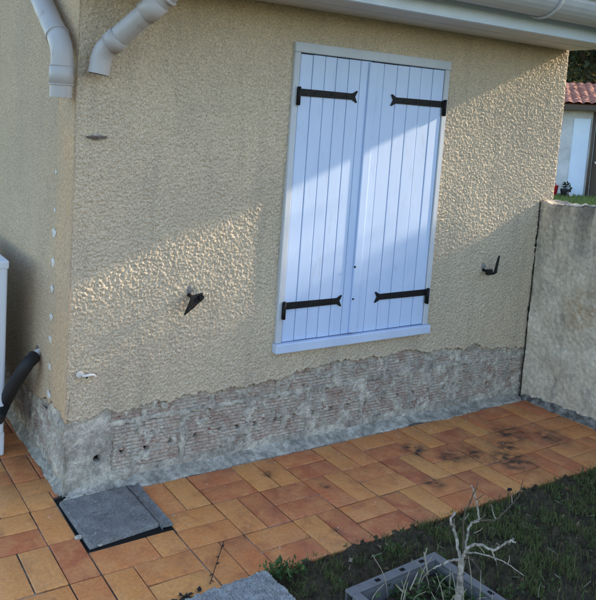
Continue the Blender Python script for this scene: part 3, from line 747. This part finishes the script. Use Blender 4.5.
# ------------------------------------------------------------------ concrete block at the lawn edge
cb = thing('concrete_block', 'rough pale concrete block at the bottom edge beside the tiles', 'concrete block', loc=(.3, -1.0, 0))
nu = 110; a = np.linspace(0, 1, nu); A_, B_ = np.meshgrid(a, a)
cc = [Vector((.135, -.812, 0)), Vector((.462, -.796, 0)), Vector((.486, -1.15, 0)), Vector((.15, -1.16, 0))]
Pq = np.zeros((nu, nu, 3)); e1 = low((1, nu), .003, .02, 411)[0]*.003; e2 = low((1, nu), .003, .02, 412)[0]*.003
for ax in range(2):
    Pq[..., ax] = (1-A_)*(1-B_)*cc[3][ax] + A_*(1-B_)*cc[2][ax] + A_*B_*cc[1][ax] + (1-A_)*B_*cc[0][ax]
Pq[..., 1] += e1[None, :]; Pq[..., 0] += e2[:, None]
ed = np.minimum(np.minimum(A_, 1-A_), np.minimum(B_, 1-B_))
Pq[..., 2] = .040 + .0022*low(A_.shape, .003, .03, 421) + .0018*noise(A_.shape, .003, .011, 422) - .014*np.clip((.035-ed)/.035, 0, 1)**2
ring = (A_ == 0) | (A_ == 1) | (B_ == 0) | (B_ == 1); Pq[..., 2] = np.where(ring, -.03, Pq[..., 2])
place(link('block', grid_mesh('block', Pq), conc_rough), cb)

# ------------------------------------------------------------------ planter frame with a pruned tree
PC = Vector((.868, -1.225, 0)); pa = math.radians(3.0)
pl = thing('planter', 'grey plastic square planter frame sunk in the soil', 'planter', loc=tuple(PC)); pl.rotation_euler = (0, 0, pa)
hw, zt = .222, .050
for k in range(4):
    b = MB(); b.box((-hw, hw-.034, zt-.010), (hw-.0345, hw, zt), .002); b.box((-hw+.003, hw-.006, -.06), (hw-.035, hw-.002, zt-.011))
    b.box((-hw+.034, hw-.036, -.03), (hw-.037, hw-.032, zt-.0105))
    o = b.build('rim', planter_m, pl); o.rotation_euler = (0, 0, k*math.pi/2)
    for q in (-.10, .02, .12):
        b = MB(); b.box((q, hw-.026, zt-.004), (q+.022, hw-.012, zt+.0012), .001); s_ = b.build('rim_slot', seam_m, o)
tr = thing('pruned_tree', 'small bare pruned tree with pale forked branches in the planter', 'tree', loc=(PC.x+.02, PC.y+.03, 0))
dref = (np.array([PC.x+.03, PC.y+.05, .2]) - CAM) @ ROT[2]
def tp_(u, v, dd=0.0): return Vector(CAM + ray(u, v)*(dref+dd))
b = MB()
tpts = curve([tp_(447, 655, -.01), tp_(456, 610), tp_(459.5, 590), tp_(460.5, 570), tp_(461.5, 556)], 5)
b.tube(tpts, list(np.linspace(.0128, .0088, len(tpts))), 12, jit=.06); place(b.build('trunk', pale_bark), tr)
def limb(pts, r0, r1, mat, nm='branch', j=.17):
    p = curve(pts, 5); p = [p[0]] + [q + Vector((rng.gauss(0, 1), rng.gauss(0, 1), rng.gauss(0, 1)))*r0*.22 for q in p[1:]]; r0, r1 = r0*.85, r1*.8; b = MB(); b.tube(p, list(np.linspace(r0, r1, len(p))), 9, jit=j); o = b.build(nm, mat); place(o, tr); return o
limb([tp_(461, 561), tp_(457.5, 545, .01), tp_(454.5, 530, .02), tp_(450.8, 520, .02), tp_(455.5, 513, .025)], .0065, .0048, pale_bark)
limb([tp_(463, 562), tp_(463.4, 545, -.01), tp_(463.7, 518, -.02), tp_(470, 502, -.02), tp_(478.5, 483, -.02)], .0045, .0016, dark_bark)
limb([tp_(462, 558), tp_(467, 549, -.02), tp_(480, 545, -.03), tp_(493, 550, -.04), tp_(504, 544, -.05), tp_(513, 538.5, -.06)], .0066, .0038, pale_bark)
limb([tp_(462, 559), tp_(468, 553, .0), tp_(480, 554, .02), tp_(502, 561, .03), tp_(524.5, 576, .04)], .0048, .0016, pale_bark)
limb([tp_(465, 556), tp_(467, 535, .03), tp_(472, 523, .05), tp_(479, 520, .06), tp_(477, 505, .06), tp_(474, 492, .06), tp_(472, 485.5, .05)], .0050, .0025, pale_bark)
limb([tp_(478, 520, .06), tp_(488, 520.5, .07), tp_(497, 519, .08), tp_(509, 507, .09), tp_(518.5, 496, .1), tp_(523.5, 479.5, .1)], .0040, .0014, dark_bark)
limb([tp_(460, 560), tp_(450, 561, -.02), tp_(440, 565, -.03), tp_(434, 568.5, -.04)], .0055, .0020, pale_bark)
limb([tp_(509, 544.5, -.055), tp_(511, 541, -.07), tp_(516, 543, -.08)], .0045, .0035, pale_bark)
limb([tp_(491, 549, -.035), tp_(494, 556, -.04), tp_(497, 566, -.04)], .0035, .0014, pale_bark)
limb([tp_(466, 553), tp_(472, 560, -.03), tp_(480, 572, -.05)], .003, .0012, dark_bark)
limb([tp_(474, 533, .04), tp_(479, 531, .03), tp_(483, 528, .02)], .002, .001, straw)
b = MB(); p0 = tp_(507, 490.5, .09); b.prism([p0, p0+Vector((.006, 0, .008)), p0+Vector((.018, -.004, .006)), p0+Vector((.026, -.002, -.004)), p0+Vector((.012, 0, -.007))], None, (0, .0015, 0)); place(b.build('withered_leaf', rubber), tr)
rt = random.Random(44)
for (u, v, dd) in ((455, 530, .02), (452, 519, .02), (464, 520, -.02), (470, 503, -.02), (490, 548, -.035), (500, 546, -.045), (486, 556, .02), (508, 564, .03), (476, 500, .06), (496, 519, .08), (512, 503, .09), (443, 563, -.03), (462, 575, 0), (474, 521, .05)):
    p = tp_(u, v, dd); q = p + Vector((rt.uniform(-.03, .03), rt.uniform(-.03, .03), rt.uniform(.012, .045))); limb([p, p.lerp(q, .5)+Vector((rt.uniform(-.006, .006), 0, rt.uniform(-.004, .006))), q], .0021, .0007, rt.choice((pale_bark, dark_bark, straw)), 'twig')
# stems and weeds in the planter
def leaf_cloud(name, centers, mat, size, seed, parent=None, up=.6, asp=.45):
    r = random.Random(seed); V = []; Fc = []
    for c, nn, sp in centers:
        for _ in range(nn):
            p = Vector(c) + Vector((r.gauss(0, sp[0]), r.gauss(0, sp[1]), r.uniform(0, 1)*sp[2]))
            d = Vector((r.gauss(0, 1), r.gauss(0, 1), r.gauss(0, 1)*(1-up) + up*.6)).normalized(); n_ = d.cross(Vector((r.gauss(0, 1), r.gauss(0, 1), r.gauss(0, 1)))).normalized()
            L = size*r.uniform(.55, 1.3); w = n_*L*asp; i = len(V); bend = d.cross(n_)*L*r.uniform(-.15, .15)
            V += [p, p+d*L*.5+w*.5+bend, p+d*L, p+d*L*.5-w*.5+bend]; Fc.append((i, i+1, i+2, i+3))
    me = bpy.data.meshes.new(name); me.from_pydata(V, [], Fc); me.update()
    return link(name, me, mat, parent)
w_ = leaf_cloud('planter_weeds', [((PC.x+rng.uniform(-.17, .17), PC.y+rng.uniform(-.17, .17), -.015), 26, (.022, .022, .045)) for _ in range(46)], weed_m, .026, 5)
tag(w_, 'low green weeds filling the planter frame', 'weeds', kind='stuff')
b = MB()
for i in range(34):
    x, y = PC.x+rng.uniform(-.19, .19), PC.y+rng.uniform(-.19, .19); h = rng.uniform(.05, .15); dx, dy = rng.uniform(-.06, .06), rng.uniform(-.06, .06)
    b.tube(curve([(x, y, -.02), (x+dx*.3, y+dy*.3, h*.5), (x+dx, y+dy, h)], 3), [.0022, .002, .0018, .0016, .0014, .0012, .0009], 5)
for (u, v, u2, v2) in ((424, 560, 427, 548), (410, 590, 418, 572), (396, 585, 403, 592), (428, 575, 424, 552)):
    p, q = on(u, v, 2, .06), on(u2, v2, 2, .11); b.tube([p, q], [.003, .0022], 6)
o = b.build('dry_stems', straw); tag(o, 'dry straw stems sticking up inside the planter frame', 'stems', kind='stuff')

# ------------------------------------------------------------------ grass and weeds of the bed
def grass(name, pts, h, w, mat, seed, lean=.7):
    r = np.random.default_rng(seed); n = len(pts); pts = np.asarray(pts)
    ang = r.uniform(0, 2*np.pi, n); hh = h*r.uniform(.4, 1.25, n); ln = hh*lean*np.abs(r.normal(0, .8, n)); la = r.uniform(0, 2*np.pi, n)
    wx, wy = np.cos(ang)*w/2, np.sin(ang)*w/2; lx, ly = np.cos(la)*ln, np.sin(la)*ln
    V = np.zeros((n, 5, 3)); V[:, 0] = pts - np.stack([wx, wy, 0*wx], 1); V[:, 1] = pts + np.stack([wx, wy, 0*wx], 1)
    mid = pts + np.stack([lx*.35, ly*.35, hh*.62], 1)
    V[:, 2] = mid + np.stack([wx, wy, 0*wx], 1)*.8; V[:, 3] = mid - np.stack([wx, wy, 0*wx], 1)*.8; V[:, 4] = pts + np.stack([lx, ly, np.maximum(hh*(1-.35*np.clip(ln/hh, 0, 2)), .12*hh)], 1)
    V = V.reshape(-1, 3); i = np.arange(n)*5
    quads = np.stack([i, i+1, i+2, i+3], 1); tris = np.stack([i+3, i+2, i+4], 1)
    me = bpy.data.meshes.new(name); me.from_pydata(V.tolist(), [], quads.tolist() + tris.tolist()); me.update()
    return link(name, me, mat)
r = np.random.default_rng(17)
dens = low((160, 200), .015, .11, 19)
def bedpts(n, thr, x0=.45, x1=2.82, y0=-2.5, y1=EDGE_Y-.01):
    out = []
    while len(out) < n:
        x, y = r.uniform(x0, x1), r.uniform(y0, y1)
        if PC.x-.23 < x < PC.x+.23 and PC.y-.23 < y < PC.y+.23: continue
        dd = dens[int((y+2.6)/.0145) % 160, int(x/.0145) % 200] + .9*(x-1.5) - .35*max(0, (y+1.1)*3)
        if dd > thr or r.random() < .16: out.append((x, y, soil_z(x, y)-.003))
    return out
tag(grass('lawn_grass', bedpts(46000, .1), .036, .0026, grass_m, 23), 'sparse dark grass growing in the bare soil bed', 'grass', kind='stuff')
tag(leaf_cloud('weed_carpet', [((x, y, z), 9, (.012, .012, .016)) for (x, y, z) in bedpts(420, .0)], weed_m, .014, 31, up=.3, asp=.7), 'small leaved weeds scattered over the soil bed', 'weeds', kind='stuff')
# litter: straw, dead leaves, grit
b = MB()
for (x, y, z) in bedpts(160, -1, y0=-1.6):
    a_ = rng.uniform(0, 6.28); L = rng.uniform(.012, .05); b.tube([(x, y, z+.006), (x+math.cos(a_)*L, y+math.sin(a_)*L, z+.012+rng.uniform(0, .012))], .0011, 4)
tag(b.build('straw_litter', straw), 'bits of straw lying on the soil bed', 'litter', kind='stuff')
r = np.random.default_rng(29)
ed = [(r.uniform(.55, 2.84), EDGE_Y + r.uniform(-.02, .014), -.01) for _ in range(420)]
tag(grass('edge_grass', ed, .030, .0028, grass_m, 24, 1.0), 'short grass fringe spilling over the edge of the tiles', 'grass', kind='stuff')
tag(leaf_cloud('dead_leaves', [((x, y, z+.004), 1, (.001, .001, .008)) for (x, y, z) in bedpts(170, -1, y0=-1.7)], leafmat('dead_leaf', [(0, (.12, .07, .035)), (.6, (.22, .15, .08)), (1, (.34, .28, .2))], .15), .026, 35, up=0, asp=.6), 'small dead leaves strewn on the soil bed', 'leaves', kind='stuff')
wp = thing('weed_plant', 'green leafy weed growing beside the pale concrete block', 'weed', loc=(.505, -.80, 0))
o = leaf_cloud('leaves', [((.49+.02*k, -.79-.02*(k % 3), -.005), 22, (.018, .014, .05)) for k in range(6)], weed_m, .024, 33, up=.5, asp=.55); place(o, wp)
b = MB()
for k in range(9): b.tube(curve([(.505, -.80, -.01), (.505+rng.uniform(-.03, .04), -.80+rng.uniform(-.03, .03), .025), (.505+rng.uniform(-.05, .07), -.80+rng.uniform(-.04, .04), .05)], 3), .0013, 5)
place(b.build('stem', weed_m), wp)
tw = thing('dead_twig', 'thin dead twig with dark leaves lying on the tiles near the concrete block', 'twig', loc=(.30, -.68, 0))
b = MB(); a1, a2, a3 = on(224, 541, 2, .006), on(217, 562, 2, .012), on(210, 584, 2, .006); b.tube(curve([a1, a2, a3], 5), .0016, 6); place(b.build('stem', rubber), tw)
for (u, v, du, dv) in ((221, 548, 6, -6), (219, 556, -5, 3), (216, 565, 6, -5), (213, 574, -6, 3), (211, 580, 5, 4)):
    p, q = on(u, v, 2, .010), on(u+du, v+dv, 2, .012); q = p.lerp(q, .6); n_ = (q-p).cross(Vector((0, 0, 1)))*.16; b = MB(); b.prism([p, (p+q)/2+n_, q, (p+q)/2-n_], None, (0, 0, .0012)); place(b.build('dark_leaf', rubber), tw)
b = MB()
for i in range(26):
    p = on(rng.uniform(172, 212), rng.uniform(592, 604), 2, .004); a_ = rng.uniform(0, 6.28); L = rng.uniform(.01, .03); q = p+Vector((math.cos(a_)*L, math.sin(a_)*L, rng.uniform(.002, .012))); n_ = (q-p).cross(Vector((0, 0, 1)))*.3
    b.prism([p, (p+q)/2+n_, q, (p+q)/2-n_], None, (0, 0, .0012))
tag(b.build('leaf_litter', rubber), 'dark leaf litter gathered beside the concrete block', 'litter', kind='stuff')
# crumbs of mortar on the tiles
b = MB()
for i in range(50):
    x, y = rng.uniform(-.2, 2.8), rng.uniform(-.75, -.06) if rng.random() < .5 else rng.uniform(-.16, -.06); s_ = rng.uniform(.0007, .0019)
    if PIT[0] < x < PIT[2] and y > PIT[1]: continue
    b.box((x-s_, y-s_*1.3, .0), (x+s_, y+s_, s_*1.4))
tag(b.build('mortar_crumbs', filler), 'pale mortar crumbs scattered on the terracotta tiles', 'crumbs', kind='stuff')

# ------------------------------------------------------------------ beyond: outbuilding, trees, grass
def far(u, v, dist):
    d = ray(u, v); d = d/math.hypot(d[0], d[1]); return CAM + d*dist
c0 = far(563, 187, 22.5); c0[2] = 0
ux = np.array([.62, -.785, 0]); ux /= np.linalg.norm(ux)          # along the facade, to the right
inn = np.array([.785, .62, 0]); inn /= np.linalg.norm(inn)        # away from the camera
ob = thing('outbuilding', 'small white outbuilding with clay tile roof beyond the garden wall', 'building', loc=tuple(c0))
ang = math.atan2(ux[1], ux[0]); ob.rotation_euler = (0, 0, ang)
m = Mat('white_render', .9, .2); m.color(m.mix(m.ramp(m.noise(2.5, 6, rough=.65), [(.35, 0.), (.65, 1.)]), (.60, .60, .60), (.42, .41, .40))); m.bump(m.noise(60, 3), .4, .005); wh = m.m
b = MB(); b.box((-3, 0, -.1), (.66, .2, 2.45)); b.box((1.62, 0, -.1), (5, .2, 2.45)); b.box((.66, 0, 2.12), (1.62, .2, 2.45)); b.box((-3, .2, -.1), (-2.8, 4, 2.45)); b.box((4.8, .2, -.1), (5, 4, 2.45)); b.box((-3, 4, -.1), (5, 4.2, 2.45)); b.build('wall', wh, ob)
b = MB(); b.box((.68, .06, .02), (1.60, .12, 2.1)); dr = b.build('door', dark_bark, ob)
b = MB(); b.tube([(.76, .02, 1.0), (.76, .06, 1.0)], .035, 10); b.tube([(.76, .02, 1.0), (.88, .02, 1.0)], .015, 8); b.build('handle', white_pl, dr)
b = MB(); b.box((.10, -.025, .02), (.52, -.001, 2.2), .004); b.build('shutter_panel', fascia_m, ob)
b = MB(); b.tube([(.60, -.07, .02), (.60, -.07, 2.4)], .04, 10); b.build('rainwater_pipe', dark_bark, ob)
b = MB(); b.box((-3.2, -.45, 2.42), (5.2, -.40, 2.56)); b.box((-3.2, -.40, 2.50), (5.2, .0, 2.53)); b.build('eave_board', dark_bark, ob)
# tiled roof: rows of half-round tiles
nxr, nyr = 8*40, 60; xs = np.linspace(-3.25, 5.25, nxr*2); tt = np.linspace(0, 1, nyr*2); XX, TT2 = np.meshgrid(xs, tt)
row = (TT2*9) % 1
ZZ = 2.56 + .72*TT2 + .045*np.abs(np.sin(XX*math.pi/.22)) + .035*(1-row) + .012*low(XX.shape, .02, .2, 501)
YY = -.5 + 2.6*TT2
m = Mat('canal_tiles', .9, .2); c = m.mix(m.ramp(m.noise(5, 4), [(.35, 0.), (.65, 1.)]), (.23, .085, .06), (.36, .17, .12)); m.color(c); ct = m.m
rf = link('roof', grid_mesh('roof', np.stack([XX, YY, ZZ], -1)), ct, ob); tag(rf, kind='stuff')
b = MB(); b.prism([(-3.25, 2.1, 3.29), (-3.25, 4.7, 2.55), (-3.25, -.42, 2.55)], None, (8.5, 0, 0)); b.build('roof_back', ct, ob)
b = MB(); b.box((-4, -1.6, -.12), (6, 0, .02)); pv = b.build('doorstep', conc, ob)
# things in front of it
m = Mat('red_plastic', .4, .4); m.color((.42, .02, .03)); red = m.m
def local(x, y, z): return Vector(c0) + Vector(ux)*x + Vector(inn)*y + Vector((0, 0, z))
p = local(-.30, -.7, .02)
rb = thing('red_bucket', 'red plastic bucket standing before the white outbuilding', 'bucket', loc=tuple(p))
b = MB(); b.tube([p, p+Vector((0, 0, .30)), p+Vector((0, 0, .31))], [.10, .14, .15], 16); place(b.build('body', red), rb)
b = MB(); b.tube(curve([p+Vector((-.13, 0, .30)), p+Vector((0, 0, .42)), p+Vector((.13, 0, .30))]), .010, 6); place(b.build('handle', red), rb)
p = local(.02, -.7, .02)
fp = thing('flower_pot', 'dark flower pot with white blooms beside the red bucket', 'flower pot', loc=tuple(p))
b = MB(); b.tube([p, p+Vector((0, 0, .20)), p+Vector((0, 0, .23))], [.10, .14, .14], 16); place(b.build('pot', rubber), fp)
o = leaf_cloud('leaves', [(p+Vector((0, 0, .22)), 60, (.06, .06, .16))], tree_leaf, .09, 71); place(o, fp)
o = leaf_cloud('flowers', [(p+Vector((-.04, -.12, .02)), 26, (.05, .05, .14))], white_pl, .06, 72, asp=.9); place(o, fp); tag(o, kind='stuff')

def tree(label, base, H, cr, seed, mat, n=1400, size=.45, group='trees beyond the outbuilding', name='tree'):
    r = random.Random(seed); base = Vector(base)
    t = thing(name, label, 'tree', group, loc=tuple(base))
    b = MB(); top = base + Vector((r.uniform(-.4, .4), r.uniform(-.4, .4), H*.72)); b.tube(curve([base - Vector((0, 0, .1)), base.lerp(top, .5) + Vector((r.uniform(-.3, .3), r.uniform(-.3, .3), 0)), top], 5), list(np.linspace(H*.03, H*.008, 11)), 10, jit=.08)
    cl = []
    for k in range(16):
        z = r.uniform(.28, .95)*H; a_ = r.uniform(0, 6.28); rad = cr*math.sqrt(max(.08, 1-((z/H-.58)/.42)**2))*r.uniform(.45, 1)
        c = base + Vector((math.cos(a_)*rad, math.sin(a_)*rad, z)); cl.append(c)
        q = base.lerp(top, min(1, max(.2, z/H*.9))); b.tube(curve([q, q.lerp(c, .5)+Vector((0, 0, .1*H*r.uniform(-.3, .3))), c], 4), list(np.linspace(H*.010, H*.002, 9)), 6)
    place(b.build('trunk', bark), t)
    o = leaf_cloud('crown', [(c - Vector((0, 0, cr*.22)), n//16, (cr*.26, cr*.26, cr*.5)) for c in cl], mat, size, seed+1, up=.1, asp=.7); place(o, t)
    return t
for i, (u, d, H, cr, lab) in enumerate([(574, 31, 8.5, 3.2, 'dark evergreen tree behind the outbuilding, closest to the house corner'), (600, 33, 9.5, 3.6, 'dark broad tree behind the outbuilding roof at the right edge'), (560, 42, 11, 4.6, 'tall tree far behind the outbuilding, mostly hidden by the house'), (590, 44, 12, 4.8, 'tall dark tree furthest behind the outbuilding')]):
    p = far(u, 190, d); tree(lab, (p[0], p[1], -.05), H, cr, 600+i*7, tree_leaf, n=11000, size=.20)
# grass behind the wall
r = np.random.default_rng(5); pts = []
for _ in range(22000):
    d = 10 + 14*r.random()**.7; u = r.uniform(545, 640); q = far(u, 195, d); pts.append((q[0], q[1], -.03))
tag(grass('neighbour_grass', pts, .13, .018, leafmat('sun_tinted_grass', [(0, (.13, .20, .05)), (1, (.24, .28, .08))]), 77, .5), 'green lawn grass in front of the white outbuilding', 'grass', kind='stuff')  # blade colours brightened to stand in for sunlight on this lawn
# tall hedge added out of view, shaped to shade the lower wall and the terrace
hd = thing('hedge', 'unseen leafy hedge added to shade the lower wall and terrace', 'hedge', loc=(5.6, -2.0, 0))
cl = []
r2_ = random.Random(91)
for k in range(280):
    y = r2_.uniform(-3.6, -.46); tz = np.interp(y, [-5.2, -1.22, -1.0, -.82, -.66, -.46], [3.1, 3.05, 2.70, 2.42, 1.95, 1.6]); z = r2_.uniform(.1, tz-.3) if k < 190 else tz - r2_.uniform(0, .3)
    cl.append(((5.6 + r2_.gauss(0, .22), y, z), 260, (.18, .09, .30)))
o = leaf_cloud('crown', cl, hedge_leaf, .095, 92, up=.1, asp=.7); place(o, hd)
for k in range(4):
    b = MB(); y = -3.4 + k*.8; b.tube(curve([(5.6, y, -.1), (5.62, y+.05, 1.0), (5.58, y-.03, 2.2)], 4), list(np.linspace(.04, .012, 9)), 8); place(b.build('trunk', bark), hd)
